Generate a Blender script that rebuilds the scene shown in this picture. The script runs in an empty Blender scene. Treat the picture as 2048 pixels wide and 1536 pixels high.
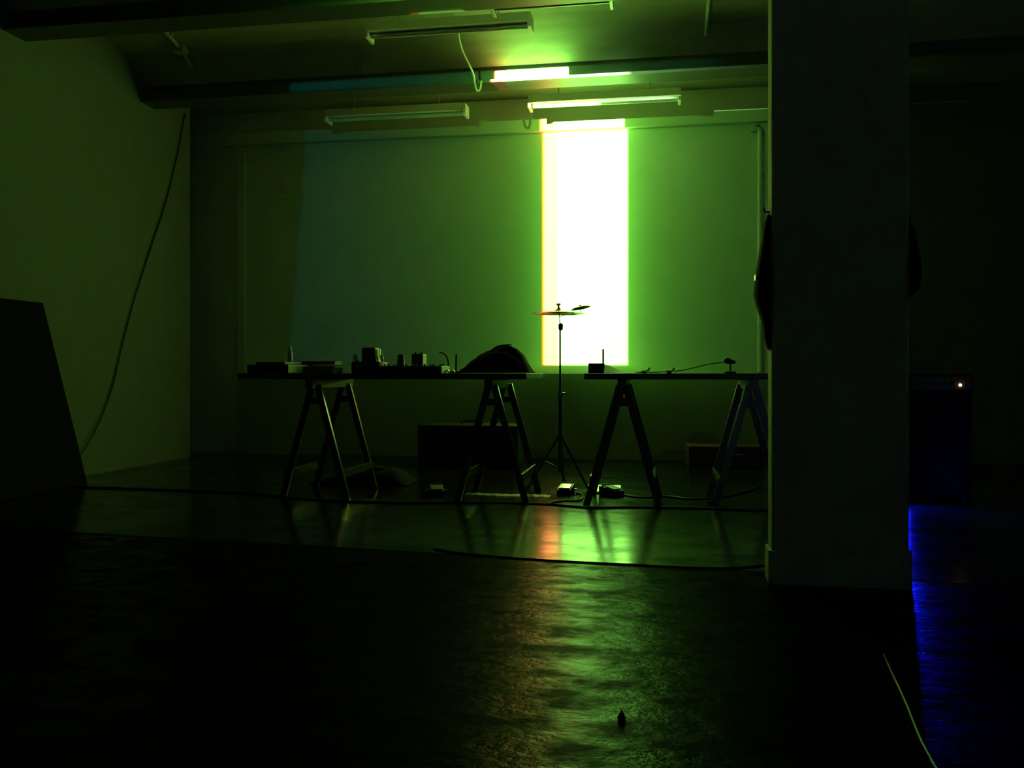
import bpy, bmesh, math, random
from mathutils import Vector, Matrix, noise

random.seed(7)
SC = bpy.context.scene
COL = SC.collection
PI = math.pi

# ------------------------------------------------------------------ camera
# room axes: x runs along the far wall, y runs towards it, z is up (metres)
cam_d = bpy.data.cameras.new('camera')
cam = bpy.data.objects.new('camera', cam_d)
COL.objects.link(cam)
cam.location = (0.0, 0.0, 0.80)
cam.rotation_euler = (math.radians(90), 0, math.radians(9.5))
cam_d.sensor_fit = 'HORIZONTAL'
cam_d.sensor_width = 36.0
cam_d.lens = 36.0 * 1750 / 2048
cam_d.shift_y = -(745 - 768) / 2048 * -1.0
cam_d.clip_start = 0.05
SC.camera = cam

# ------------------------------------------------------------------ world, exposure
world = bpy.data.worlds.new('world')
SC.world = world
world.use_nodes = True
world.node_tree.nodes['Background'].inputs[0].default_value = (0.002, 0.002, 0.0015, 1)
world.node_tree.nodes['Background'].inputs[1].default_value = 1.0
vs = SC.view_settings
vs.view_transform = 'Standard'
vs.look = 'None'
vs.exposure = 0.0
vs.gamma = 1.0
vs.use_curve_mapping = False

# ------------------------------------------------------------------ the video projector's beam
# The projected picture is described in metres on the far wall (x, z) and thrown from the lens.
LENS = (-2.0, 3.27, 2.93)
WALL_Y = 8.2
POWER = 14600.0


def projector_light():
    ld = bpy.data.lights.new('projector_beam', 'SPOT')
    ld.energy = POWER
    ld.spot_size = math.radians(84)
    ld.spot_blend = 0.05
    ld.shadow_soft_size = 0.008
    ld.color = (1, 1, 1)
    lo = bpy.data.objects.new('projector_beam', ld)
    COL.objects.link(lo)
    lo.location = LENS
    tgt = Vector((-1.1, WALL_Y, 2.1))
    lo.rotation_euler = (tgt - Vector(LENS)).to_track_quat('-Z', 'Y').to_euler()
    ld.use_nodes = True
    nt = ld.node_tree
    nt.nodes.clear()
    N, L = nt.nodes, nt.links

    def m(op, a, b=None, c=None):
        n = N.new('ShaderNodeMath')
        n.operation = op
        for i, v in enumerate((a, b, c)):
            if v is None:
                continue
            if isinstance(v, (int, float)):
                n.inputs[i].default_value = v
            else:
                L.new(v, n.inputs[i])
        return n.outputs[0]

    def ramp(v, a, b):                      # 0 below a, 1 above b
        n = N.new('ShaderNodeMapRange')
        n.clamp = True
        L.new(v, n.inputs[0])
        n.inputs[1].default_value, n.inputs[2].default_value = a, b
        n.inputs[3].default_value, n.inputs[4].default_value = 0, 1
        return n.outputs[0]

    def col(v, c):
        n = N.new('ShaderNodeVectorMath')
        n.operation = 'SCALE'
        n.inputs[0].default_value = c
        L.new(v, n.inputs['Scale'])
        return n.outputs[0]

    def vadd(a, b):
        n = N.new('ShaderNodeVectorMath')
        n.operation = 'ADD'
        L.new(a, n.inputs[0]); L.new(b, n.inputs[1])
        return n.outputs[0]

    geo = N.new('ShaderNodeNewGeometry')
    sep = N.new('ShaderNodeSeparateXYZ')
    L.new(geo.outputs['Incoming'], sep.inputs[0])
    dx, dy, dz = sep.outputs
    dist = WALL_Y - LENS[1]
    X = m('ADD', m('MULTIPLY', m('DIVIDE', dx, dy), dist), LENS[0])
    Z = m('ADD', m('MULTIPLY', m('DIVIDE', dz, dy), dist), LENS[2])
    e = 0.006
    x0, xo, x1, z0 = -1.080, -0.938, -0.283, 0.872
    inZ = ramp(Z, z0 - e, z0 + e)
    left = ramp(X, x0 - e, x0 + e)
    mid = ramp(X, xo - 0.012, xo + 0.012)
    right = m('SUBTRACT', 1.0, ramp(X, x1 - e, x1 + e))
    fr = ramp(X, x0 + 0.008, x0 + 0.026)
    top = m('SUBTRACT', 1.0, ramp(Z, 3.325, 3.345))            # upper edge of the picture
    bounce_boost = m('ADD', 1.0, m('MULTIPLY', ramp(Z, 3.19, 3.23), 24.0))   # top end boosted, added to bounce more light onto the vault
    bar = m('MULTIPLY', m('MULTIPLY', m('MULTIPLY', left, right), m('MULTIPLY', inZ, top)), 1.0)
    green = m('MULTIPLY', m('MULTIPLY', bar, mid), bounce_boost)
    notmid = m('MULTIPLY', bar, m('SUBTRACT', 1.0, mid))
    orange = m('MULTIPLY', m('MULTIPLY', notmid, fr), m('ADD', 1.0, m('MULTIPLY', ramp(Z, 3.19, 3.23), 10.0)))
    fringe = m('MULTIPLY', notmid, m('SUBTRACT', 1.0, fr))
    # camera bloom around the bright bar, put into the projected light
    ddx = m('MAXIMUM', m('MAXIMUM', m('SUBTRACT', x0, X), m('SUBTRACT', X, x1)), 0.0)
    ddz = m('MAXIMUM', m('MAXIMUM', m('SUBTRACT', z0, Z), m('SUBTRACT', Z, 3.34)), 0.0)
    d = m('SQRT', m('ADD', m('MULTIPLY', ddx, ddx), m('MULTIPLY', m('MULTIPLY', ddz, ddz), 9.0)))
    halo1 = m('POWER', 2.718, m('MULTIPLY', d, -1 / 0.11))
    halo2 = m('POWER', 2.718, m('MULTIPLY', d, -1 / 0.80))
    rs = m('ADD', 0.45, m('MULTIPLY', ramp(X, -0.8, -0.5), 0.55))   # the halo is stronger on the green side
    halo = m('MULTIPLY', rs, m('ADD', m('MULTIPLY', halo1, 0.038), m('MULTIPLY', halo2, 0.0215)))
    halo = m('ADD', halo, m('MULTIPLY', m('POWER', 2.718, m('MULTIPLY', d, -1 / 0.26)), 0.0155))
    halo = m('MULTIPLY', halo, m('SUBTRACT', 1.0, ramp(X, 0.95, 1.35)))
    # the projector's black level fills the whole picture rectangle
    edge = m('ADD', m('MULTIPLY', m('SUBTRACT', Z, 1.02), 0.087), -3.61)
    inL = ramp(m('SUBTRACT', X, edge), -0.03, 0.03)
    inR = m('SUBTRACT', 1.0, ramp(X, 1.25, 1.35))
    pic = m('MULTIPLY', m('MULTIPLY', inL, inR), m('MULTIPLY', inZ, top))
    pic = m('MULTIPLY', pic, m('ADD', 1.0, m('MULTIPLY', ramp(Z, 3.19, 3.23), 9.0)))   # ground boosted there too, added to brighten the dark beam face
    bluer = m('MULTIPLY', pic, m('SUBTRACT', 1.0, ramp(X, -3.3, -1.6)))
    # a thin bright line of the picture runs on to the right of the bar's top end
    lz = m('MULTIPLY', ramp(Z, 3.17, 3.18), m('SUBTRACT', 1.0, ramp(Z, 3.228, 3.236)))
    lx = m('MULTIPLY', ramp(X, x1 - 0.01, x1), m('SUBTRACT', 1.0, ramp(X, 0.34, 0.46)))
    lf = m('MULTIPLY', ramp(X, 0.34, 0.46), m('POWER', 2.718, m('MULTIPLY', m('SUBTRACT', X, 0.4), -1.6)))
    line = m('MULTIPLY', lz, m('ADD', m('MULTIPLY', lx, 2.6), m('MULTIPLY', lf, 0.22)))
    c = col(green, (0.32, 1.0, 0.145))
    c = vadd(c, col(orange, (0.95, 0.20, 0.085)))
    c = vadd(c, col(line, (0.42, 1.0, 0.30)))
    c = vadd(c, col(fringe, (0.4, 0.05, 0.005)))
    c = vadd(c, col(halo, (0.21, 1.0, 0.065)))
    c = vadd(c, col(pic, (0.0000, 0.00042, 0.00022)))
    c = vadd(c, col(bluer, (0.0, 0.00035, 0.00055)))
    em = N.new('ShaderNodeEmission')
    L.new(c, em.inputs['Color'])
    em.inputs['Strength'].default_value = 1.0
    out = N.new('ShaderNodeOutputLight')
    L.new(em.outputs[0], out.inputs[0])
    return lo


projector_light()

# ------------------------------------------------------------------ materials


def material(name, color, rough=0.6, metal=0.0, var=0.0, scale=8.0, bump=0.0, spec=0.5,
             emit=None, emit_s=0.0, rough_var=0.0, trans=0.0, stretch=None):
    mt = bpy.data.materials.new(name)
    mt.use_nodes = True
    nt = mt.node_tree
    b = nt.nodes['Principled BSDF']
    b.inputs['Base Color'].default_value = (*color, 1)
    b.inputs['Roughness'].default_value = rough
    b.inputs['Metallic'].default_value = metal
    b.inputs['Specular IOR Level'].default_value = spec
    if trans:
        b.inputs['Transmission Weight'].default_value = trans
    if emit:
        b.inputs['Emission Color'].default_value = (*emit, 1)
        b.inputs['Emission Strength'].default_value = emit_s
    if var or bump or rough_var:
        tc = nt.nodes.new('ShaderNodeTexCoord')
        mp = nt.nodes.new('ShaderNodeMapping')
        mp.inputs['Scale'].default_value = stretch or (1, 1, 1)
        nz = nt.nodes.new('ShaderNodeTexNoise')
        nz.inputs['Scale'].default_value = scale
        nz.inputs['Detail'].default_value = 5
        nz.inputs['Roughness'].default_value = 0.6
        nt.links.new(tc.outputs['Object'], mp.inputs[0])
        nt.links.new(mp.outputs[0], nz.inputs['Vector'])
        if var:
            mr = nt.nodes.new('ShaderNodeMapRange')
            mr.inputs[1].default_value, mr.inputs[2].default_value = 0.3, 0.7
            mr.inputs[3].default_value, mr.inputs[4].default_value = 1 - var, 1 + var
            nt.links.new(nz.outputs[0], mr.inputs[0])
            sc = nt.nodes.new('ShaderNodeVectorMath')
            sc.operation = 'SCALE'
            sc.inputs[0].default_value = color
            nt.links.new(mr.outputs[0], sc.inputs['Scale'])
            nt.links.new(sc.outputs[0], b.inputs['Base Color'])
        if rough_var:
            mr2 = nt.nodes.new('ShaderNodeMapRange')
            mr2.inputs[1].default_value, mr2.inputs[2].default_value = 0.3, 0.7
            mr2.inputs[3].default_value = max(0.03, rough - rough_var)
            mr2.inputs[4].default_value = min(1, rough + rough_var)
            nt.links.new(nz.outputs[0], mr2.inputs[0])
            nt.links.new(mr2.outputs[0], b.inputs['Roughness'])
        if bump:
            bp = nt.nodes.new('ShaderNodeBump')
            bp.inputs['Strength'].default_value = bump
            bp.inputs['Distance'].default_value = 0.01
            nt.links.new(nz.outputs[0], bp.inputs['Height'])
            nt.links.new(bp.outputs[0], b.inputs['Normal'])
    return mt


M = {
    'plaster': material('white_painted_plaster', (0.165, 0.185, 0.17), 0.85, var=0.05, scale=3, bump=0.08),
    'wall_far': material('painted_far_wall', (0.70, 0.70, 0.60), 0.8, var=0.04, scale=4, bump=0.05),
    'wall_shaded': material('shade_darkened_wall', (0.15, 0.14, 0.11), 0.85, var=0.06, scale=4, bump=0.05),  # dimness of the wall beyond the pillar is put into this colour
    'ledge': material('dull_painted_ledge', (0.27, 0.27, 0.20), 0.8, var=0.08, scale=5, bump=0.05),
    'vault': material('limewashed_vault', (0.40, 0.40, 0.28), 0.9, var=0.15, scale=5, bump=0.2, stretch=(0.35, 1, 1)),
    'steel': material('painted_steel', (0.06, 0.06, 0.05), 0.45, var=0.1, scale=9, bump=0.04),
    'conduit': material('grey_conduit', (0.55, 0.55, 0.53), 0.45, var=0.05, scale=20),
    'column': material('painted_pillar', (0.72, 0.66, 0.46), 0.8, var=0.06, scale=4, bump=0.06),
    'wood': material('varnished_wood', (0.045, 0.038, 0.026), 0.24, var=0.2, scale=6, bump=0.03, stretch=(12, 12, 1.2)),
    'board': material('table_board', (0.04, 0.036, 0.03), 0.5, var=0.2, scale=4, bump=0.03, stretch=(1, 10, 10)),
    'black': material('black_plastic', (0.005, 0.005, 0.005), 0.5, var=0.2, scale=20, bump=0.02),
    'fabric': material('black_fabric', (0.007, 0.007, 0.006), 0.95, var=0.3, scale=60, bump=0.3, spec=0.1),
    'darkpanel': material('dark_board', (0.0035, 0.0035, 0.003), 0.95, var=0.2, scale=5, bump=0.03, spec=0.15),
    'rubber': material('black_rubber', (0.006, 0.006, 0.006), 0.6, var=0.2, scale=40),
    'chrome': material('bright_metal', (0.75, 0.75, 0.74), 0.25, metal=1.0, rough_var=0.08, scale=30),
    'brass': material('cymbal_bronze', (0.55, 0.42, 0.20), 0.32, metal=1.0, rough_var=0.08, scale=30),
    'white': material('white_enamel', (0.75, 0.75, 0.72), 0.35, var=0.04, scale=10),
    'paper': material('pale_paper', (0.66, 0.65, 0.58), 0.7, var=0.05, scale=12),
    'paperdim': material('buff_card', (0.17, 0.16, 0.13), 0.8, var=0.08, scale=12),
    'redcase': material('oxblood_case', (0.06, 0.014, 0.010), 0.6, var=0.2, scale=20, bump=0.1),
    'glassy': material('milky_glass', (0.78, 0.80, 0.78), 0.12, var=0.03, scale=15, spec=0.7),
    'grille': material('grille_cloth', (0.008, 0.008, 0.007), 0.85, var=0.4, scale=90, bump=0.3),
    'bottle': material('frosted_bottle', (0.85, 0.88, 0.85), 0.3, trans=0.75, var=0.03, scale=15),
    'panel': material('control_panel', (0.10, 0.10, 0.095), 0.5, var=0.1, scale=20),
    'skin': material('felt', (0.45, 0.25, 0.10), 0.9, var=0.1, scale=60),
    'led': material('amber_led', (0.9, 0.5, 0.2), 0.3, emit=(1.0, 0.42, 0.16), emit_s=9.0),
    'blue': material('blue_lamp', (0.0, 0.0, 0.05), 0.3, emit=(0.003, 0.008, 1.0), emit_s=330.0),
    'lens': material('lens_glass', (0.02, 0.02, 0.03), 0.05, spec=0.8),
}


def floor_material(name, base, rmin, rmax, bump, spec, nscale):
    mt = bpy.data.materials.new(name)
    mt.use_nodes = True
    nt = mt.node_tree
    N, L = nt.nodes, nt.links
    b = N['Principled BSDF']
    tc = N.new('ShaderNodeTexCoord')

    def nz(scale, detail, stretch):
        mp = N.new('ShaderNodeMapping')
        mp.inputs['Scale'].default_value = stretch
        mp.inputs['Rotation'].default_value = (0, 0, 0.12)
        n = N.new('ShaderNodeTexNoise')
        n.inputs['Scale'].default_value = scale
        n.inputs['Detail'].default_value = detail
        n.inputs['Roughness'].default_value = 0.62
        L.new(tc.outputs['Object'], mp.inputs[0]); L.new(mp.outputs[0], n.inputs['Vector'])
        return n.outputs[0]

    def mr(v, a, b_, c, d_):
        n = N.new('ShaderNodeMapRange')
        n.inputs[1].default_value, n.inputs[2].default_value = a, b_
        n.inputs[3].default_value, n.inputs[4].default_value = c, d_
        L.new(v, n.inputs[0])
        return n.outputs[0]

    big = nz(nscale, 6, (0.8, 1.3, 1))
    fine = nz(34, 5, (0.7, 1.2, 1))
    sc = N.new('ShaderNodeVectorMath')
    sc.operation = 'SCALE'
    sc.inputs[0].default_value = base
    L.new(mr(fine, 0.3, 0.7, 0.5, 1.6), sc.inputs['Scale'])
    L.new(sc.outputs[0], b.inputs['Base Color'])
    L.new(mr(big, 0.36, 0.62, rmin, rmax), b.inputs['Roughness'])
    L.new(mr(big, 0.40, 0.60, spec, spec * 0.2), b.inputs['Specular IOR Level'])
    ad = N.new('ShaderNodeMath')
    ad.operation = 'MULTIPLY_ADD'
    L.new(fine, ad.inputs[0]); ad.inputs[1].default_value = 0.35
    L.new(big, ad.inputs[2])
    bp = N.new('ShaderNodeBump')
    bp.inputs['Strength'].default_value = bump
    bp.inputs['Distance'].default_value = 0.02
    L.new(ad.outputs[0], bp.inputs['Height'])
    L.new(bp.outputs[0], b.inputs['Normal'])
    return mt


M['floor_far'] = floor_material('sealed_concrete', (0.007, 0.008, 0.006), 0.12, 0.21, 0.05, 0.42, 4.0)
M['floor_near'] = floor_material('worn_concrete', (0.004, 0.005, 0.0035), 0.15, 0.38, 0.30, 0.022, 7.0)

# ------------------------------------------------------------------ mesh helpers


class MB:
    """collects shapes in one bmesh; build() links them as ONE mesh object"""

    def __init__(self):
        self.bm = bmesh.new()

    def box(self, c, s, rot=None, bevel=0.0):
        r = bmesh.ops.create_cube(self.bm, size=1.0)
        vs_ = r['verts']
        bmesh.ops.scale(self.bm, vec=s, verts=vs_)
        if bevel:
            es = list({e for v in vs_ for e in v.link_edges})
            rr = bmesh.ops.bevel(self.bm, geom=es, offset=bevel, segments=2, profile=0.6, affect='EDGES')
            vs_ = list({v for f in rr['faces'] for v in f.verts} | {v for v in vs_ if v.is_valid})
        mt = Matrix.Translation(c)
        if rot is not None:
            mt = mt @ (rot if isinstance(rot, Matrix) else Matrix.Rotation(rot, 4, 'Z'))
        bmesh.ops.transform(self.bm, matrix=mt, verts=vs_)
        return self

    def bar(self, p, q, w, h, up=(0, 0, 1)):
        p, q, up = Vector(p), Vector(q), Vector(up)
        z = (q - p).normalized()
        x = up.cross(z)
        if x.length < 1e-4:
            x = Vector((1, 0, 0)).cross(z)
        x.normalize()
        y = z.cross(x)
        mt = Matrix((x, y, z)).transposed().to_4x4()
        return self.box((p + q) / 2, (w, h, (q - p).length), mt, bevel=min(w, h) * 0.12)

    def tube(self, pts, r, n=8, caps=True, radii=None):
        pts = [Vector(p) for p in pts]
        rings = []
        prev = None
        for i, p in enumerate(pts):
            a = pts[max(0, i - 1)]
            b = pts[min(len(pts) - 1, i + 1)]
            t = (b - a).normalized()
            ref = prev if prev is not None else (Vector((0, 0, 1)) if abs(t.z) < 0.9 else Vector((1, 0, 0)))
            x = ref - t * ref.dot(t)
            if x.length < 1e-5:
                x = Vector((1, 0, 0)) - t * t.x
            x.normalize()
            prev = x
            y = t.cross(x)
            rr = radii[i] if radii else r
            rings.append([self.bm.verts.new(p + (x * math.cos(2 * PI * k / n) + y * math.sin(2 * PI * k / n)) * rr)
                          for k in range(n)])
        for a, b in zip(rings, rings[1:]):
            for k in range(n):
                self.bm.faces.new((a[k], a[(k + 1) % n], b[(k + 1) % n], b[k]))
        if caps:
            self.bm.faces.new(rings[0][::-1])
            self.bm.faces.new(rings[-1])
        return self

    def lathe(self, prof, c=(0, 0, 0), n=24, mat=None):
        rings = []
        mt = Matrix.Translation(c) @ (mat or Matrix.Identity(4))
        for r, z in prof:
            if r < 1e-5:
                rings.append([self.bm.verts.new(mt @ Vector((0, 0, z)))])
            else:
                rings.append([self.bm.verts.new(mt @ Vector((r * math.cos(2 * PI * k / n), r * math.sin(2 * PI * k / n), z)))
                              for k in range(n)])
        for a, b in zip(rings, rings[1:]):
            for k in range(n):
                k2 = (k + 1) % n
                if len(a) == 1 and len(b) == 1:
                    continue
                if len(a) == 1:
                    self.bm.faces.new((a[0], b[k2], b[k]))
                elif len(b) == 1:
                    self.bm.faces.new((a[k], a[k2], b[0]))
                else:
                    self.bm.faces.new((a[k], a[k2], b[k2], b[k]))
        return self

    def prism(self, pts, axis, a, b):
        """extrude a polygon: axis 'y' -> pts are (x,z); axis 'x' -> pts are (y,z)"""
        def P(p, v):
            return (p[0], v, p[1]) if axis == 'y' else (v, p[0], p[1])
        A = [self.bm.verts.new(P(p, a)) for p in pts]
        B = [self.bm.verts.new(P(p, b)) for p in pts]
        n = len(pts)
        self.bm.faces.new(A)
        self.bm.faces.new(B[::-1])
        for k in range(n):
            self.bm.faces.new((A[k], B[k], B[(k + 1) % n], A[(k + 1) % n]))
        return self

    def build(self, name, mat, parent=None, smooth=False):
        bmesh.ops.recalc_face_normals(self.bm, faces=self.bm.faces)
        me = bpy.data.meshes.new(name)
        self.bm.to_mesh(me)
        self.bm.free()
        me.materials.append(M[mat] if isinstance(mat, str) else mat)
        if smooth:
            for p in me.polygons:
                p.use_smooth = True
            try:
                me.set_sharp_from_angle(angle=math.radians(40))
            except Exception:
                pass
        o = bpy.data.objects.new(name, me)
        COL.objects.link(o)
        if parent is not None:
            o.parent = parent
        return o


def thing(name, label, cat, loc=(0, 0, 0), rz=0.0, group=None):
    o = bpy.data.objects.new(name, None)
    o.empty_display_size = 0.1
    COL.objects.link(o)
    o.location = loc
    o.rotation_euler = (0, 0, rz)
    tag(o, label, cat, group)
    return o


def tag(o, label, cat, group=None):
    o['label'] = label
    o['category'] = cat
    if group:
        o['group'] = group
    return o


def struct(o, label=None):
    o['kind'] = 'structure'
    if label:
        o['label'] = label
    return o


def copy_tree(o, parent=None):
    c = o.copy()
    COL.objects.link(c)
    c.parent = parent
    for ch in o.children:
        copy_tree(ch, c)
    return c


def smooth_path(pts, n=6):
    pts = [Vector(p) for p in pts]
    out = []
    for i in range(len(pts) - 1):
        p0 = pts[max(0, i - 1)]; p1 = pts[i]; p2 = pts[i + 1]; p3 = pts[min(len(pts) - 1, i + 2)]
        for k in range(n):
            t = k / n
            out.append(0.5 * ((2 * p1) + (p2 - p0) * t + (2 * p0 - 5 * p1 + 4 * p2 - p3) * t * t
                              + (3 * p1 - p0 - 3 * p2 + p3) * t ** 3))
    out.append(pts[-1])
    return out


# ------------------------------------------------------------------ the room
FRONT_Y = -3.4
BEAM_Z = 3.12
SPRING = 3.27
BEAM_W = 0.22
BEAMS = [6.87 - 1.6 * k for k in range(7)]          # near edge of each beam


# floor: two slabs with a joint, slightly uneven, on a dark base
def joint_y(x):
    return 3.67 - 0.10 * x


def undulate(x, y):
    v = noise.noise(Vector((x * 0.9, y * 1.5, 3.1))) * 0.0016
    j = joint_y(x)
    if y > j:                                # the far slab has lifted: it climbs away from the joint and settles again
        u = min(1.0, (y - j) / 1.35)
        w = min(1.0, max(0.0, (y - j - 1.35) / 0.75))
        v += 0.0125 * u * (1 - w * w * (3 - 2 * w))
    v += noise.noise(Vector((x * 2.6, y * 4.2, 9.7))) * 0.0007
    return v


def slab(name, y_of, rows, xs, mat, parent):
    b = MB()
    grid = []
    for j in range(rows + 1):
        t = j / rows
        row = []
        for x in xs:
            y0, y1 = y_of(x)
            y = y0 + (y1 - y0) * t
            row.append(b.bm.verts.new((x, y, undulate(x, y))))
        grid.append(row)
    for j in range(rows):
        for i in range(len(xs) - 1):
            b.bm.faces.new((grid[j][i], grid[j][i + 1], grid[j + 1][i + 1], grid[j + 1][i]))
    return b.build(name, mat, parent, smooth=True)


floor = struct(MB().box((-1.2, 2.45, -0.056), (10.0, 12.3, 0.10)).build('floor', 'rubber'),
               'dark glossy worn concrete floor')
xs = [-6.2 + 10.0 * i / 160 for i in range(161)]
slab('slab', lambda x: (joint_y(x) + 0.007, 8.6), 110, xs, 'floor_far', floor)
slab('slab', lambda x: (FRONT_Y - 0.2, joint_y(x) - 0.007), 130, xs, 'floor_near', floor)

struct(MB().box((-2.4, 8.28, 1.8), (7.6, 0.16, 3.8)).build('wall_far', 'wall_far'), 'far wall carrying the projected bar')
struct(MB().box((2.5, 8.28, 1.8), (2.2, 0.16, 3.8)).build('wall_far_right', 'wall_shaded'), 'far wall beyond the pillar, darkened for shade')
struct(MB().box((-2.12, 8.16, 3.32), (6.2, 0.08, 0.52)).build('trim_1', 'wall_far'), 'shallow lintel across the top of the far wall')
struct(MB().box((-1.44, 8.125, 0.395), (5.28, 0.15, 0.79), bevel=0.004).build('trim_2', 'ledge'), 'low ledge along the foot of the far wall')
struct(MB().box((-4.11, 8.185, 1.52), (0.075, 0.03, 3.04), bevel=0.003).build('trim_3', 'wall_far'), 'upright batten on the far wall')
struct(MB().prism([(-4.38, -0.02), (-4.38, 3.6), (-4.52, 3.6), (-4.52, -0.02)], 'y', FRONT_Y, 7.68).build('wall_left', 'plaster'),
       'white left wall ending short of the far wall')
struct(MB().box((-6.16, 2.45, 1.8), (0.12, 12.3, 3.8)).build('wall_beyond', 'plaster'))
struct(MB().box((3.66, 2.45, 1.8), (0.12, 12.3, 3.8)).build('wall_right', 'wall_shaded'), 'dim wall right of the pillar')
struct(MB().box((-1.2, FRONT_Y - 0.08, 1.8), (10.0, 0.16, 3.8)).build('wall_behind', 'wall_far'))


def vault_z(y, a, b, rise):
    """underside of the shallow vault between y=a and y=b"""
    c = b - a
    R = (c * c / 4 + rise * rise) / (2 * rise)
    u = y - (a + b) / 2
    return SPRING + rise - R + math.sqrt(max(0, R * R - u * u))


BAYS = []
edges = sorted(BEAMS)
for i in range(len(edges)):
    a = edges[i] + BEAM_W / 2 + 0.012
    b = (edges[i + 1] + BEAM_W / 2 - 0.012) if i + 1 < len(edges) else 8.3
    BAYS.append((a, b, 0.27 if i + 1 < len(edges) else 0.20))
ceil = None
vb = MB()
for a, b, rise in BAYS:
    n = 14
    prof = [(a + (b - a) * k / n, vault_z(a + (b - a) * k / n, a, b, rise)) for k in range(n + 1)]
    vb.prism(prof + [(b, 3.75), (a, 3.75)], 'x', -6.2, 3.75)
ceil = struct(vb.build('ceiling', 'vault'), 'ceiling of shallow vaults between steel beams')
for y in BEAMS:
    cy = y + BEAM_W / 2
    prof = [(y, BEAM_Z), (y + BEAM_W, BEAM_Z), (y + BEAM_W, BEAM_Z + 0.022), (cy + 0.02, BEAM_Z + 0.04), (cy + 0.02, 3.5),
            (cy - 0.02, 3.5), (cy - 0.02, BEAM_Z + 0.04), (y, BEAM_Z + 0.022)]
    MB().prism(prof, 'x', -4.40 if y > 6 else -4.6, 3.7).build('beam', 'steel', ceil)

# pillar
pil = struct(bpy.data.objects.new('wall_pillar', None), 'broad flat pillar in the right half of the room')
COL.objects.link(pil)
px0, px1, py0, py1, ch = 0.424, 0.915, 3.43, 3.56, 0.010
b = MB()
ring = [(px0 + ch, py0), (px1 - ch, py0), (px1, py0 + ch), (px1, py1 - ch), (px1 - ch, py1), (px0 + ch, py1), (px0, py1 - ch), (px0, py0 + ch)]
A = [b.bm.verts.new((x, y, 0.12)) for x, y in ring]
B = [b.bm.verts.new((x, y, 3.7)) for x, y in ring]
for k in range(8):
    b.bm.faces.new((A[k], A[(k + 1) % 8], B[(k + 1) % 8], B[k]))
b.bm.faces.new(A); b.bm.faces.new(B)
b.build('shaft', 'column', pil)
b = MB()
g = 0.012
ring = [(px0 + ch - g * .6, py0 - g), (px1 - ch + g * .6, py0 - g), (px1 + g, py0 + ch), (px1 + g, py1 - ch), (px1 - ch, py1 + g),
        (px0 + ch, py1 + g), (px0 - g, py1 - ch), (px0 - g, py0 + ch)]
A = [b.bm.verts.new((x, y, -0.004)) for x, y in ring]
B = [b.bm.verts.new((x, y, 0.125)) for x, y in ring]
for k in range(8):
    b.bm.faces.new((A[k], A[(k + 1) % 8], B[(k + 1) % 8], B[k]))
b.bm.faces.new(A); b.bm.faces.new(B)
b.build('skirting', 'column', pil)

# ------------------------------------------------------------------ the projector itself (above the frame)
t = thing('video_projector', 'video projector hung from the ceiling, throwing the bright bar', 'projector', (-2.0, 3.24, 2.93), 0.0)
MB().box((0.06, -0.17, 0.0), (0.34, 0.28, 0.10), bevel=0.012).build('body', 'white', t)
MB().lathe([(0.0, -0.03), (0.034, -0.03), (0.036, 0.012), (0.028, 0.012), (0.026, 0.004), (0.0, 0.006)], (0, 0, 0), 24,
           Matrix.Rotation(-PI / 2, 4, 'X')).build('lens', 'lens', t, True)
MB().box((0.06, -0.17, 0.057), (0.14, 0.14, 0.012)).tube([(0.06, -0.17, 0.05), (0.06, -0.17, 0.62)], 0.018, 12).build('mount', 'conduit', t)

# ------------------------------------------------------------------ ceiling fittings


def bay_of(y):
    for q in BAYS:
        if q[0] <= y <= q[1]:
            return q


def batten(label, x0_, x1_, y, z):
    L_ = x1_ - x0_
    t_ = thing('fluorescent_light', label, 'ceiling light', ((x0_ + x1_) / 2, y, z), 0, 'fluorescent battens under the vaults')
    MB().prism([(-0.075, 0.028), (0.075, 0.028), (0.05, 0.098), (-0.05, 0.098)], 'x', -L_ / 2 + 0.02, L_ / 2 - 0.02).build('housing', 'white', t_)
    MB().tube([(-L_ / 2 + 0.02, 0, 0.012), (L_ / 2 - 0.02, 0, 0.012)], 0.0165, 12).build('tube', 'glassy', t_, True)
    for s in (-1, 1):
        MB().box((s * (L_ / 2 - 0.012), 0, 0.035), (0.024, 0.155, 0.105), bevel=0.004).build('end_cap', 'white', t_)
    q = bay_of(y)
    top = vault_z(y, *q) - z
    for s in (-1, 1):
        MB().tube([(s * L_ * 0.3, 0, 0.09), (s * L_ * 0.3, 0, top + 0.01)], 0.006, 8).build('hanger', 'conduit', t_)
    return t_


batten('unlit batten light at the very top edge, nearest to the viewer', -1.10, -0.29, 5.74, 3.215)
batten('unlit batten light left of the white hanging cable, between the beams', -2.09, -0.88, 6.12, 3.235)
batten('unlit batten light behind the beam, over the bluish part of the far wall', -3.03, -1.70, 7.72, 3.125)
batten('brightly glinting batten light just above the projected bar', -1.12, 0.19, 7.60, 3.12)


def conduit(label, x, y0, y1, extra=None):
    q = bay_of((y0 + y1) / 2)
    pts = []
    for k in range(15):
        y = y0 + (y1 - y0) * k / 14
        pts.append((x, y, vault_z(y, *q) - 0.018))
    t_ = thing('conduit_pipe', label, 'pipe')
    MB().tube(pts, 0.016, 10).build('pipe', 'conduit', t_, True)
    for k in (3, 10):
        p = Vector(pts[k])
        MB().box(p + Vector((0, 0, 0.008)), (0.07, 0.03, 0.022), bevel=0.003).build('saddle', 'conduit', t_)
    if extra:
        MB().box(extra, (0.09, 0.09, 0.05), bevel=0.006).build('junction_box', 'conduit', t_)
    return t_


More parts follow.
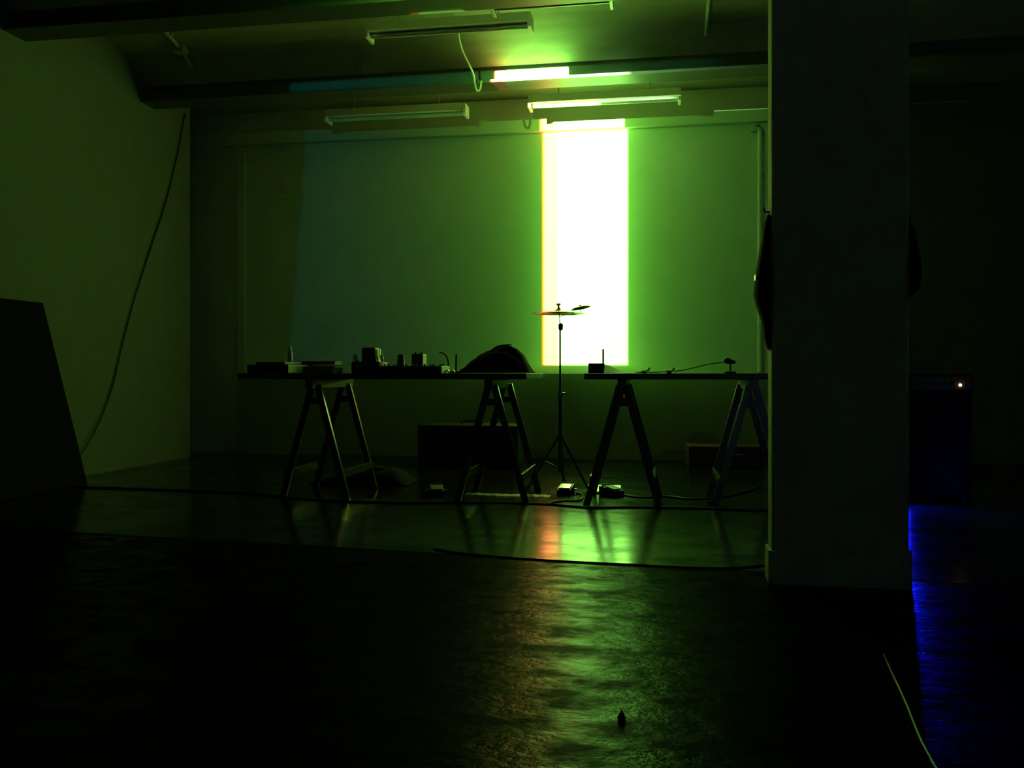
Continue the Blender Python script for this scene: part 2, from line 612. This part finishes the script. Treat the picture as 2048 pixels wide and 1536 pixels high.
conduit('thin pale conduit crossing the vault above the left wall', -3.86, 5.55, 6.80, (-3.86, 6.62, vault_z(6.62, *bay_of(6.62)) - 0.02))
conduit('pale conduit crossing the vault near the pillar', 0.36, 5.55, 6.80)

pts = smooth_path([(-1.47, 6.16, 3.56), (-1.49, 6.30, 3.46), (-1.487, 6.42, 3.36), (-1.495, 6.60, 3.29), (-1.455, 6.80, 3.185),
                   (-1.445, 6.845, 3.11), (-1.43, 6.85, 3.055), (-1.405, 6.85, 3.06), (-1.395, 6.862, 3.13)])
tag(MB().tube(pts, 0.0075, 8).build('hanging_cable', 'white', None, True),
    'white cable drooping from the vault down to the steel beam', 'cable')

t = thing('wall_pipe', 'slim pale upright pipe on the far wall beside the pillar', 'pipe', (0.90, 8.15, 0))
MB().tube([(0, 0, 0.81), (0, 0, 2.96), (-0.004, 0, 2.985), (-0.02, -0.005, 3.0), (-0.05, -0.005, 3.003)], 0.021, 12).build('pipe', 'white', t, True)
MB().box((-0.055, 0.0, 3.01), (0.05, 0.05, 0.075), bevel=0.006).build('bracket', 'conduit', t)
for z in (1.2, 1.9, 2.6):
    MB().box((0, 0.022, z), (0.06, 0.05, 0.02), bevel=0.003).build('clip', 'conduit', t)

# cable drooping down the left wall
pts = smooth_path([(-4.366, 7.56, 3.22), (-4.366, 7.43, 2.80), (-4.366, 7.25, 2.35), (-4.366, 7.02, 1.91), (-4.366, 6.76, 1.41),
                   (-4.366, 6.58, 0.99), (-4.366, 6.46, 0.68), (-4.355, 6.26, 0.386), (-4.33, 5.99, 0.15), (-4.27, 5.72, 0.02), (-4.2, 5.5, 0.012)])
tag(MB().tube(pts, 0.006, 8).build('wall_cable', 'rubber', None, True), 'black cable sagging down the white left wall', 'cable')

# dark board leaning on the left wall
t = thing('leaning_board', 'tall dark board leaning against the left wall', 'board')
w = 1.5
ya = 5.62
top, bot = Vector((-4.372, 0, 1.29)), Vector((-4.02, 0, 0.004))
b = MB()
nrm = Vector((0.965, 0, 0.262)) * 0.03
vsx = []
for yy in (ya - w, ya):
    for p in (bot, top, top + nrm, bot + nrm):
        vsx.append(b.bm.verts.new((p.x, yy, p.z)))
for f in ((0, 1, 2, 3), (7, 6, 5, 4), (0, 4, 5, 1), (1, 5, 6, 2), (2, 6, 7, 3), (3, 7, 4, 0)):
    b.bm.faces.new([vsx[i] for i in f])
b.build('sheet', 'darkpanel', t)
for q in (0.10, 0.80):
    c_ = bot.lerp(top, q) - nrm * 0.3
    MB().bar((c_.x, ya - w + 0.02, c_.z), (c_.x, ya - 0.02, c_.z), 0.05, 0.016, (0.26, 0, 0.96)).build('rail', 'darkpanel', t)

# ------------------------------------------------------------------ trestle tables
TOP_Z = 0.795


def make_trestle():
    t_ = thing('trestle', 'x', 'trestle')
    MB().box((0, 0, 0.7285), (0.05, 0.74, 0.06), bevel=0.004).build('top_rail', 'wood', t_)
    for sy in (-1, 1):
        y = sy * 0.27
        for sx in (-1, 1):
            MB().bar((sx * 0.018, y, 0.722), (sx * 0.215, y, 0.0), 0.040, 0.026, (0, 1, 0)).build('leg', 'wood', t_)
    for sx in (-1, 1):
        f = 0.165
        x = sx * (0.018 + (0.215 - 0.018) * (1 - f / 0.735)) + sx * 0.012
        MB().bar((x, -0.30, f), (x, 0.30, f), 0.020, 0.045).build('stretcher', 'wood', t_)
    for sy in (-1, 1):
        MB().box((0, sy * 0.27, 0.62), (0.085, 0.016, 0.04), bevel=0.002).build('gusset', 'wood', t_)
    return t_


tr0 = make_trestle()
spots = [(-2.13, 5.49, 'wooden trestle under the left end of the left table'),
         (-1.00, 5.49, 'wooden trestle under the heaped bag on the left table'),
         (-0.21, 5.49, 'wooden trestle at the right table end beside the cymbal stand'),
         (0.535, 5.49, 'wooden trestle under the right table, next to the pillar')]
for i, (x, y, lab) in enumerate(spots):
    o = tr0 if i == 0 else copy_tree(tr0)
    o.location = (x, y, 0.0)
    tag(o, lab, 'trestle', 'trestles under the tabletops')


def tabletop(x0_, x1_, label):
    o = MB().box(((x0_ + x1_) / 2, 5.50, TOP_Z - 0.018), (x1_ - x0_, 0.76, 0.036), bevel=0.003).build('tabletop', 'board')
    tag(o, label, 'table', 'tabletops on trestles')


tabletop(-2.60, -0.77, 'long dark tabletop left of the cymbal stand, crowded with gear')
tabletop(-0.43, 1.02, 'dark tabletop right of the cymbal stand, running behind the pillar')
Z0 = TOP_Z


def boxthing(name, label, cat, c, s, mat, parts=None, rz=0.0, bevel=0.006, group=None):
    """a boxy device: a body and its own fittings, origin at the base centre"""
    t_ = thing(name, label, cat, c, rz, group)
    MB().box((0, 0, s[2] / 2), s, bevel=bevel).build('body', mat, t_)
    for p in parts or []:
        p(t_)
    return t_


def knobs(xs_, y, z, r=0.008, h=0.012, mat='black'):
    def f(t_):
        for x in xs_:
            MB().lathe([(r, 0), (r * 0.8, h), (0, h)], (x, y, z), 12).build('knob', mat, t_, True)
    return f


# left table, left to right
boxthing('instrument_case', 'flat black case on the far left end of the left table', 'case', (-2.47, 5.44, Z0), (0.28, 0.34, 0.055), 'black',
         [lambda t_: MB().box((0, 0, 0.064), (0.20, 0.26, 0.018), bevel=0.005).build('lid', 'black', t_),
          lambda t_: MB().box((0, -0.176, 0.03), (0.07, 0.012, 0.014), bevel=0.003).build('handle', 'rubber', t_)])
t = thing('small_bottle', 'small pale bottle with a cap standing behind the flat black case', 'bottle', (-2.50, 5.68, Z0))
MB().lathe([(0, 0), (0.019, 0), (0.020, 0.01), (0.020, 0.135), (0.013, 0.150), (0.010, 0.158), (0, 0.158)], (0, 0, 0), 20).build('body', 'bottle', t, True)
MB().lathe([(0.0125, 0.160), (0.0125, 0.182), (0.010, 0.185), (0, 0.185)], (0, 0, 0), 16).build('cap', 'white', t, True)
boxthing('card_box', 'buff card box lying behind the pale flat box', 'box', (-2.28, 5.72, Z0), (0.23, 0.16, 0.075), 'paperdim',
         [lambda t_: MB().box((0, 0, 0.076), (0.234, 0.164, 0.012), bevel=0.002).build('lid', 'paperdim', t_)], 0.05, 0.003)
boxthing('card_box', 'pale flat box on the near edge of the left table', 'box', (-2.10, 5.28, Z0), (0.20, 0.15, 0.034), 'paperdim',
         [lambda t_: MB().box((0, 0, 0.036), (0.205, 0.154, 0.008), bevel=0.002).build('lid', 'paperdim', t_)], -0.04, 0.003)
tag(MB().tube([(-2.16, 5.27, 0.845), (-2.00, 5.24, 0.843), (-1.95, 5.23, 0.842)], 0.006, 8, True, [0.006, 0.006, 0.003]).build('drumstick', 'paper'),
    'pale stick lying across the pale flat box', 'stick')
boxthing('stepped_device', 'black stepped device standing tallest on the left table', 'device', (-1.865, 5.50, Z0), (0.19, 0.18, 0.075), 'black',
         [lambda t_: MB().box((0.003, 0.01, 0.118), (0.095, 0.10, 0.10), bevel=0.012).build('upper_housing', 'black', t_),
          knobs((-0.06, -0.02, 0.02, 0.06), -0.065, 0.074)])
for i, (z, r, lab) in enumerate(((0.870, 0.014, 'small shiny tin, lower of two stacked beside the stepped device'),
                                 (0.896, 0.013, 'small shiny tin, upper of two stacked beside the stepped device'))):
    o = MB().lathe([(0, 0), (r, 0), (r, 0.024), (r * 0.85, 0.0255), (0, 0.0255)], (-1.945, 5.44, z), 18).build('small_tin', 'chrome', None, True)
    tag(o, lab, 'tin', 'stacked tins')
t = thing('small_bottle', 'tiny pale bottle on the right shoulder of the stepped device', 'bottle', (-1.795, 5.53, Z0 + 0.075))
MB().lathe([(0, 0), (0.0135, 0), (0.0145, 0.008), (0.0145, 0.034), (0.008, 0.045), (0, 0.045)], (0, 0, 0), 16).build('body', 'bottle', t, True)
MB().lathe([(0.0085, 0.045), (0.0085, 0.085), (0, 0.085)], (0, 0, 0), 12).build('neck', 'bottle', t, True)
boxthing('mixing_desk', 'low black mixing desk in the middle of the left table', 'mixer', (-1.53, 5.36, Z0), (0.42, 0.22, 0.046), 'black',
         [knobs([-0.18 + 0.06 * k for k in range(7)], 0.05, 0.045, 0.009, 0.014, 'panel'),
          knobs([-0.18 + 0.06 * k for k in range(7)], -0.02, 0.045, 0.007, 0.012, 'panel')])
t = thing('dark_jar', 'small dark jar left of two behind the mixing desk', 'jar', (-1.69, 5.62, Z0))
MB().lathe([(0, 0), (0.023, 0), (0.024, 0.01), (0.024, 0.09), (0.018, 0.10), (0, 0.10)], (0, 0, 0), 20).build('body', 'black', t, True)
MB().lathe([(0.020, 0.10), (0.020, 0.125), (0, 0.127)], (0, 0, 0), 20).build('lid', 'black', t, True)
boxthing('effects_box', 'upright dark box behind the mixing desk', 'box', (-1.57, 5.64, Z0), (0.078, 0.10, 0.128), 'black',
         [knobs((-0.02, 0.02), -0.02, 0.127), lambda t_: MB().box((0, -0.052, 0.07), (0.055, 0.005, 0.07), bevel=0.001).build('face_plate', 'panel', t_)])
t = thing('gooseneck_lamp', 'thin dark gooseneck with a glinting tip between mixing desk and bag', 'gooseneck', (-1.37, 5.62, Z0))
MB().lathe([(0, 0), (0.04, 0), (0.04, 0.012), (0.015, 0.022), (0, 0.022)], (0, 0, 0), 20).build('base', 'black', t, True)
MB().tube(smooth_path([(0, 0, 0.015), (0.004, 0, 0.07), (-0.012, 0, 0.115), (-0.04, 0, 0.138)]), 0.005, 8).build('neck', 'black', t, True)
MB().tube([(-0.036, 0, 0.136), (-0.056, 0, 0.140)], 0.007, 10).build('tip', 'chrome', t, True)
t = thing('dark_rod_stand', 'short upright dark rod on a foot left of the heaped bag', 'stand', (-1.31, 5.60, Z0))
MB().lathe([(0, 0), (0.03, 0), (0.03, 0.012), (0, 0.016)], (0, 0, 0), 20).build('foot', 'black', t, True)
MB().tube([(0, 0, 0.01), (0.002, 0, 0.125)], 0.006, 10).build('rod', 'black', t, True)


def heap(name, label, cat, outline, y, depth, base, mat, seed):
    """soft bag: a height profile along x swept into a rounded lump"""
    b_ = MB()
    nx, ny = 40, 18
    xa, xb = outline[0][0], outline[-1][0]

    def hgt(x):
        for (p, h0), (q, h1) in zip(outline, outline[1:]):
            if p <= x <= q:
                s = (x - p) / (q - p)
                return h0 + (h1 - h0) * (s * s * (3 - 2 * s) * 0.5 + s * 0.5)
        return 0
    g_ = []
    for i in range(nx + 1):
        x = xa + (xb - xa) * i / nx
        row = []
        for j in range(ny + 1):
            v = -1 + 2 * j / ny
            sh = max(0, 1 - abs(v) ** 3.0) ** 0.6
            wob = 1 + 0.14 * noise.noise(Vector((x * 14 + seed, v * 3, seed)))
            dd = depth / 2 * (0.82 + 0.18 * math.sin(PI * i / nx))
            row.append(b_.bm.verts.new((x, y + v * dd, base + 0.002 + hgt(x) * sh * wob)))
        g_.append(row)
    for i in range(nx):
        for j in range(ny):
            b_.bm.faces.new((g_[i][j], g_[i + 1][j], g_[i + 1][j + 1], g_[i][j + 1]))
    border = [g_[i][0] for i in range(nx + 1)] + [g_[nx][j] for j in range(1, ny + 1)] + \
             [g_[i][ny] for i in range(nx - 1, -1, -1)] + [g_[0][j] for j in range(ny - 1, 0, -1)]
    b_.bm.faces.new(border[::-1])
    t_ = thing(name, label, cat)
    b_.build('body', mat, t_, True)
    return t_


bag = heap('soft_bag', 'rounded dark bag heaped on the right end of the left table', 'bag',
           [(-1.26, 0.0), (-1.235, 0.03), (-1.17, 0.085), (-1.12, 0.128), (-1.04, 0.148), (-0.97, 0.172), (-0.90, 0.158), (-0.85, 0.115), (-0.815, 0.05), (-0.79, 0.0)],
           5.52, 0.34, Z0, 'fabric', 2.3)
MB().tube(smooth_path([(-1.05, 5.44, 0.93), (-1.00, 5.43, 0.962), (-0.94, 5.43, 0.968), (-0.88, 5.44, 0.94)]), 0.008, 8).build('handle', 'rubber', bag, True)
MB().box((-0.925, 5.43, 0.976), (0.045, 0.012, 0.005), 0.0, 0.001).build('buckle', 'chrome', bag)
MB().tube(smooth_path([(-1.20, 5.38, 0.83), (-1.08, 5.36, 0.90), (-0.96, 5.36, 0.925), (-0.84, 5.38, 0.86)]), 0.004, 6).build('zip', 'panel', bag, True)
for i, (x, y, lab) in enumerate(((-1.295, 5.22, 'shiny little clip nearer the mixing desk on the left table'),
                                 (-1.255, 5.19, 'shiny little clip nearer the heaped bag on the left table'))):
    o = MB().tube(smooth_path([(x, y, Z0 + 0.005), (x + 0.02, y, Z0 + 0.018), (x + 0.032, y + 0.005, Z0 + 0.006)]), 0.005, 6).build('metal_clip', 'chrome', None, True)
    tag(o, lab, 'clip', 'clips on the left table')

# right table
t = boxthing('radio_receiver', 'dark ribbed box with an upright aerial on the right table', 'receiver', (-0.375, 5.40, Z0), (0.095, 0.12, 0.062), 'black',
             [lambda t_: [MB().box((-0.03 + 0.02 * k, -0.062, 0.032), (0.006, 0.006, 0.05)).build('rib', 'panel', t_) for k in range(4)],
              lambda t_: MB().lathe([(0.006, 0.055), (0.006, 0.075), (0.006, 0.076), (0.006, 0.15), (0, 0.15)], (0.038, 0.03, 0), 10).build('aerial', 'black', t_, True)])
b = MB()
rows = []
for i in range(13):
    s = i / 12
    x = -0.32 + 0.19 * s
    z = Z0 + 0.004 + 0.050 * (1 - s) ** 1.4 * (0.55 + 0.45 * math.sin(PI * min(1, s * 1.3 + 0.35)))
    rows.append([b.bm.verts.new((x, y, (Z0 + 0.001 if y < 5.3 else z) + dz)) for dz in (0, 0.0015) for y in (5.20, 5.38)])
for a_, c_ in zip(rows, rows[1:]):
    b.bm.faces.new((a_[0], a_[1], c_[1], c_[0])); b.bm.faces.new((a_[2], c_[2], c_[3], a_[3]))
    b.bm.faces.new((a_[0], c_[0], c_[2], a_[2])); b.bm.faces.new((a_[1], a_[3], c_[3], c_[1]))
b.bm.faces.new((rows[0][0], rows[0][2], rows[0][3], rows[0][1])); b.bm.faces.new((rows[-1][0], rows[-1][1], rows[-1][3], rows[-1][2]))
tag(b.build('paper_sheet', 'paper', None, True), 'curling pale sheet of paper right of the aerial', 'paper')
for i, (x, lab) in enumerate(((-0.085, 'small shiny bent clip right of the curling paper'),
                              (0.062, 'small shiny bent clip in the middle of the right table'))):
    t = thing('bent_clip', lab, 'clip', (x, 5.36, Z0), 0.1 * i, 'bent clips on the right table')
    MB().bar((-0.02, 0, 0.012), (0.025, 0, 0.016), 0.014, 0.007).build('jaw', 'white', t)
    MB().tube([(0.022, 0, 0.014), (0.034, 0, 0.034)], 0.006, 8).build('lever', 'white', t, True)
    MB().box((0, 0, 0.005), (0.03, 0.02, 0.010), bevel=0.002).build('foot', 'black', t)
t = thing('desk_microphone', 'small dark microphone on a low stand near the pillar', 'microphone', (0.43, 5.45, Z0))
MB().lathe([(0, 0), (0.035, 0), (0.035, 0.01), (0, 0.015)], (0, 0, 0), 18).build('base', 'black', t, True)
MB().tube([(0, 0, 0.01), (0, 0, 0.07)], 0.005, 8).build('stem', 'black', t, True)
MB().lathe([(0, -0.03), (0.010, -0.03), (0.014, 0.0), (0.019, 0.012), (0.019, 0.028), (0.010, 0.038), (0, 0.04)], (0.0, 0, 0.072), 16,
           Matrix.Rotation(-1.35, 4, 'Y')).build('capsule', 'black', t, True)
pts = smooth_path([(0.39, 5.45, 0.862), (0.30, 5.5, 0.80 + 0.05), (0.15, 5.55, 0.815), (0.0, 5.60, 0.803), (-0.15, 5.66, 0.800)])
tag(MB().tube(pts, 0.0035, 6).build('thin_lead', 'rubber', None, True), 'thin black lead running from the small microphone across the table', 'cable')

# ------------------------------------------------------------------ cymbal stand between the tables
t = thing('cymbal_stand', 'slender metal cymbal stand in front of the bright bar', 'stand', (-0.668, 6.0, 0))
MB().tube([(0, 0, 0.12), (0, 0, 0.66)], 0.011, 12).build('lower_tube', 'steel', t, True)
MB().tube([(0, 0, 0.64), (0, 0, 1.13)], 0.0065, 12).build('upper_tube', 'steel', t, True)
MB().tube([(0, 0, 1.12), (-0.012, 0, 1.27)], 0.0035, 10).build('tilter_rod', 'steel', t, True)
MB().lathe([(0.010, -0.03), (0.016, -0.02), (0.017, 0.01), (0.008, 0.02)], (0.004, 0, 1.12), 14).build('tilter', 'steel', t, True)
MB().lathe([(0.016, -0.02), (0.016, 0.02)], (0, 0, 0.655), 14).box((0.022, 0, 0.655), (0.03, 0.008, 0.018), None, 0.003).build('clamp', 'chrome', t, True)
for k in range(3):
    a = PI / 2 + 2 * PI * k / 3
    leg = MB().tube([(0.01 * math.cos(a), 0.01 * math.sin(a), 0.36), (0.24 * math.cos(a), 0.24 * math.sin(a), 0.012)], 0.008, 8).build('leg', 'steel', t, True)
    MB().tube([(0.225 * math.cos(a), 0.225 * math.sin(a), 0.03), (0.255 * math.cos(a), 0.255 * math.sin(a), 0.012)], 0.013, 8).build('rubber_foot', 'rubber', leg, True)
    MB().tube([(0.01 * math.cos(a), 0.01 * math.sin(a), 0.14), (0.12 * math.cos(a), 0.12 * math.sin(a), 0.195)], 0.006, 8).build('brace', 'steel', t, True)
MB().tube(smooth_path([(0.0, 0.0, 1.185), (0.03, 0.06, 1.200), (0.07, 0.13, 1.205), (0.108, 0.18, 1.212), (0.122, 0.2, 1.235), (0.124, 0.2, 1.278)]), 0.003, 8).build('side_arm', 'steel', t, True)
MB().lathe([(0.012, 1.232), (0.013, 1.242), (0.006, 1.247)], (-0.009, 0, 0), 14).build('felt', 'skin', t, True)
MB().lathe([(0.007, 1.247), (0.008, 1.266), (0.004, 1.276), (0, 1.276)], (-0.011, 0, 0), 12).box((-0.011, 0, 1.27), (0.03, 0.006, 0.014), None, 0.003).build('wing_nut', 'brass', t, True)
cp = [(0.006, 0.024), (0.018, 0.022), (0.030, 0.014), (0.036, 0.010), (0.10, 0.004), (0.172, -0.004), (0.182, -0.006), (0.182, -0.0075),
      (0.10, 0.0025), (0.036, 0.0085), (0.018, 0.020), (0.006, 0.022), (0.006, 0.024)]
tag(MB().lathe(cp, (-0.678, 6.0, 1.213), 48).build('cymbal', 'brass', None, True), 'wide flat cymbal seen edge-on across the bright bar', 'cymbal')
cp2 = [(r * 0.40, z * 0.8) for r, z in cp]
o = MB().lathe(cp2, (0, 0, 0), 40).build('cymbal', 'brass', None, True)
o.location = (-0.545, 6.2, 1.262)
o.rotation_euler = (math.radians(-4), math.radians(-11), 0)
tag(o, 'small tilted cymbal just above the wide one', 'cymbal')

# ------------------------------------------------------------------ on the floor
t = thing('speaker_cabinet', 'low wide dark cabinet standing behind the left table', 'cabinet', (-1.59, 7.40, 0), 0.02)
MB().box((0, 0, 0.185), (0.86, 0.36, 0.34), bevel=0.012).build('body', 'black', t)
MB().box((0, -0.183, 0.185), (0.78, 0.010, 0.27), bevel=0.003).build('grille', 'grille', t)
for sx in (-1, 1):
    MB().box((sx * 0.415, -0.172, 0.185), (0.034, 0.030, 0.33), bevel=0.006).build('corner_strip', 'steel', t)
    for sy in (-1, 1):
        MB().lathe([(0, 0), (0.02, 0), (0.022, 0.016), (0, 0.016)], (sx * 0.36, sy * 0.13, 0), 12).build('foot', 'rubber', t, True)
MB().tube(smooth_path([(-0.09, 0, 0.352), (-0.07, 0, 0.378), (0.07, 0, 0.378), (0.09, 0, 0.352)]), 0.008, 8).build('handle', 'rubber', t, True)

t = thing('carrying_case', 'reddish brown case lying behind the right table', 'case', (0.55, 7.72, 0), 0.06)
MB().box((0, 0, 0.05), (0.62, 0.36, 0.10), bevel=0.01).build('base', 'redcase', t)
MB().box((0, 0, 0.141), (0.62, 0.36, 0.078), bevel=0.014).build('lid', 'redcase', t)
MB().box((0.09, -0.187, 0.112), (0.09, 0.010, 0.016), bevel=0.002).build('latch', 'chrome', t)
MB().box((-0.19, -0.187, 0.10), (0.04, 0.010, 0.03), bevel=0.002).build('latch', 'steel', t)
MB().tube(smooth_path([(-0.08, -0.18, 0.085), (-0.07, -0.215, 0.085), (0.02, -0.215, 0.085), (0.03, -0.18, 0.085)]), 0.007, 8).build('handle', 'rubber', t, True)

fb = heap('soft_bag', 'slumped black bag on the floor under the left table', 'bag',
          [(-2.48, 0.0), (-2.40, 0.05), (-2.22, 0.075), (-2.02, 0.11), (-1.86, 0.095), (-1.74, 0.0)], 6.12, 0.42, 0.002, 'fabric', 6.1)
MB().tube(smooth_path([(-2.30, 6.04, 0.075), (-2.20, 6.00, 0.10), (-2.05, 6.00, 0.118), (-1.95, 6.04, 0.11)]), 0.012, 8).build('strap', 'rubber', fb, True)


def pedal(label, loc, rz, shiny):
    t_ = thing('foot_pedal', label, 'pedal', loc, rz, 'foot pedals under the tables')
    MB().prism([(-0.07, 0.0), (0.07, 0.0), (0.07, 0.062), (-0.07, 0.036)], 'x', -0.045, 0.045).build('body', 'black', t_)
    MB().box((0, -0.015, 0.054), (0.074, 0.085, 0.006), Matrix.Rotation(0.184, 4, 'X'), 0.001).build('tread', 'chrome' if shiny else 'panel', t_)
    for x in (-0.025, 0.0, 0.025):
        MB().lathe([(0.008, 0.05), (0.007, 0.073), (0, 0.073)], (x, 0.052, 0), 10).build('knob', 'panel', t_, True)
    for sx in (-1, 1):
        MB().tube([(sx * 0.044, 0.04, 0.03), (sx * 0.068, 0.04, 0.03)], 0.006, 8).build('jack', 'chrome', t_, True)
    return t_


pedal('dull foot pedal on the floor under the heaped bag end of the left table', (-1.42, 5.52, 0.002), 0.3, False)
pedal('foot pedal with a shiny tread between the two tables', (-0.60, 5.72, 0.002), -0.1, True)
pedal('dull foot pedal set askew under the right table', (-0.30, 5.70, 0.002), 0.9, False)

# tilted glossy offcut and strips that catch the bar
t = thing('glossy_offcut', 'small glossy sheet lying tilted on the floor under the right table', 'sheet', (-0.36, 5.88, 0.0))
MB().box((0, 0, 0.024), (0.22, 0.13, 0.003), Matrix.Rotation(math.radians(12), 4, 'X'), 0.0008).build('sheet', 'glassy', t)
MB().box((0, 0.05, 0.010), (0.20, 0.012, 0.018), None, 0.001).build('batten', 'black', t)
strip = MB()
rows = []
for i in range(31):
    x = -1.24 + 0.56 * i / 30
    z = 0.006 + 0.002 * math.sin(i * 1.9) + 0.001 * math.sin(i * 0.7)
    y = 5.575 + 0.01 * math.sin(i * 0.35)
    rows.append([strip.bm.verts.new((x, y - 0.028, z)), strip.bm.verts.new((x, y + 0.028, z + 0.006)),
                 strip.bm.verts.new((x, y + 0.028, 0.0)), strip.bm.verts.new((x, y - 0.028, 0.0))])
for a_, c_ in zip(rows, rows[1:]):
    for k in range(4):
        strip.bm.faces.new((a_[k], a_[(k + 1) % 4], c_[(k + 1) % 4], c_[k]))
strip.bm.faces.new(rows[0]); strip.bm.faces.new(rows[-1][::-1])
tag(strip.build('tape_strip', 'panel', None, True), 'rumpled strip of tape on the floor between the trestle feet', 'tape')
tag(MB().lathe([(0, 0), (0.02, 0), (0.026, 0.02), (0.02, 0.035), (0, 0.04)], (0.46, 6.5, 0.0), 10).build('paper_ball', 'paper', None, True),
    'small pale crumpled ball on the floor behind the right table', 'litter')

# cables on the floor


def floor_cable(label, pts_, r, mat, name='floor_cable'):
    pp = smooth_path([(x, y, undulate(x, y) + r * 0.9) for x, y in pts_], 5)
    return tag(MB().tube(pp, r, 8).build(name, mat, None, True), label, 'cable')


floor_cable('long black cable running across the floor in front of the tables',
            [(-4.1, 5.42), (-3.6, 5.40), (-3.0, 5.36), (-2.6, 5.30), (-2.1, 5.12), (-1.6, 5.08), (-1.03, 5.17), (-0.65, 5.16), (-0.40, 5.08), (-0.08, 5.14), (0.24, 5.16),
             (0.65, 5.14), (1.2, 5.25)], 0.0065, 'rubber')
floor_cable('black cable lying along the joint in the floor',
            [(-1.0, 3.84), (-0.85, 3.765), (-0.649, 3.715), (-0.428, 3.685), (-0.156, 3.665), (0.265, 3.66), (0.6, 3.85), (1.1, 4.1)], 0.004, 'rubber')
floor_cable('thin pale cord on the floor in the bottom right corner',
            [(0.63, 2.62), (0.611, 2.448), (0.60, 2.336), (0.585, 2.20), (0.566, 2.052), (0.555, 1.924), (0.545, 1.78), (0.50, 1.5)], 0.0028, 'white')
floor_cable('black looped lead around the shiny pedal between the tables',
            [(-0.53, 5.755), (-0.49, 5.68), (-0.47, 5.46), (-0.50, 5.36), (-0.57, 5.34), (-0.62, 5.28), (-0.65, 5.20)], 0.006, 'rubber', 'looped_lead')
floor_cable('black lead from the askew pedal to the right trestle',
            [(-0.24, 5.75), (-0.12, 5.62), (0.05, 5.70), (0.22, 5.60), (0.45, 5.8), (0.7, 6.3)], 0.006, 'rubber', 'looped_lead')

t = thing('floor_plug', 'small dark plug standing on the floor near the bottom edge', 'plug', (-0.084, 2.03, 0.0))
MB().lathe([(0, 0), (0.009, 0), (0.010, 0.006), (0.007, 0.010), (0.006, 0.016), (0, 0.017)], (0, 0, 0), 14).build('body', 'rubber', t, True)
MB().lathe([(0.003, 0.016), (0.0025, 0.021), (0, 0.022)], (0, 0, 0), 8).build('pin', 'rubber', t, True)

# ------------------------------------------------------------------ on and beyond the pillar
# soft bundles hanging on both sides of the pillar


def hanging_bundle(label, x, s, y, ztop, zs, ws, buckle=None):
    t_ = thing('hanging_bundle', label, 'bag', (x, y, 0))
    MB().tube([(s * -0.002, 0, ztop + 0.02), (s * 0.018, 0, ztop + 0.02), (s * 0.022, 0, ztop + 0.035)], 0.004, 8).build('hook', 'steel', t_, True)
    b_ = MB()
    n = 16
    rings = []
    for z, w_ in zip(zs, ws):
        ring_ = []
        for k in range(n):
            a_ = 2 * PI * k / n
            cx = w_ / 2 * (1 + math.cos(a_)) + 0.001
            ring_.append(b_.bm.verts.new((s * cx, math.sin(a_) * (0.03 + w_ * 1.1), z)))
        rings.append(ring_)
    for a_, c_ in zip(rings, rings[1:]):
        for k in range(n):
            b_.bm.faces.new((a_[k], a_[(k + 1) % n], c_[(k + 1) % n], c_[k]))
    b_.bm.faces.new(rings[0]); b_.bm.faces.new(rings[-1][::-1])
    b_.build('cloth', 'fabric', t_, True)
    if buckle:
        MB().box(buckle, (0.012, 0.03, 0.022), None, 0.003).build('buckle', 'chrome', t_)
    return t_


hanging_bundle('dark bundle with a glinting buckle hanging on the left side of the pillar', px0, -1, 3.495, 1.40,
               [1.405, 1.37, 1.30, 1.22, 1.15, 1.10, 1.06, 1.00, 0.93, 0.89], [0.012, 0.022, 0.034, 0.046, 0.056, 0.060, 0.050, 0.030, 0.022, 0.008], (-0.052, -0.02, 1.165))
hanging_bundle('dark rounded bundle hanging on the right side of the pillar', px1, 1, 3.495, 1.36,
               [1.37, 1.33, 1.27, 1.20, 1.15, 1.11, 1.08], [0.010, 0.026, 0.040, 0.050, 0.050, 0.042, 0.014])

t = thing('amplifier', 'tall black amplifier with one glowing amber light, right of the pillar', 'amplifier', (1.735, 6.04, 0), 0.0)
MB().box((0, 0, 0.408), (0.39, 0.40, 0.77), bevel=0.010).build('body', 'black', t)
MB().box((0, -0.202, 0.36), (0.34, 0.008, 0.64), bevel=0.003).build('grille', 'grille', t)
pnl = MB().box((0.0, -0.202, 0.733), (0.37, 0.010, 0.085), bevel=0.003).build('control_panel', 'panel', t)
for k in range(5):
    MB().lathe([(0.011, 0), (0.009, 0.018), (0, 0.018)], (-0.13 + 0.05 * k, -0.206, 0.735), 12, Matrix.Rotation(PI / 2, 4, 'X')).build('knob', 'black', pnl, True)
led = MB().lathe([(0.009, 0), (0.008, 0.006), (0, 0.010)], (0.118, -0.206, 0.722), 12, Matrix.Rotation(PI / 2, 4, 'X')).build('indicator_light', 'led', pnl, True)
led['label'] = 'glowing amber indicator light'
for sx in (-1, 1):
    for sy in (-1, 1):
        MB().lathe([(0, 0), (0.02, 0), (0.02, 0.026), (0, 0.026)], (sx * 0.16, sy * 0.16, 0), 12).build('foot', 'rubber', t, True)

t = thing('light_panel', 'low lamp glowing blue, hidden behind the pillar and mirrored in the floor', 'lamp', (1.420, 5.60, 0), math.radians(14))
MB().box((0, 0, 0.095), (0.112, 0.035, 0.15), bevel=0.006).build('housing', 'black', t)
sc_ = MB().box((0, -0.0185, 0.095), (0.10, 0.004, 0.12)).build('diffuser', 'blue', t)
sc_['label'] = 'blue glowing diffuser'
MB().box((0, 0.0, 0.012), (0.10, 0.12, 0.018), bevel=0.004).build('base', 'black', t)
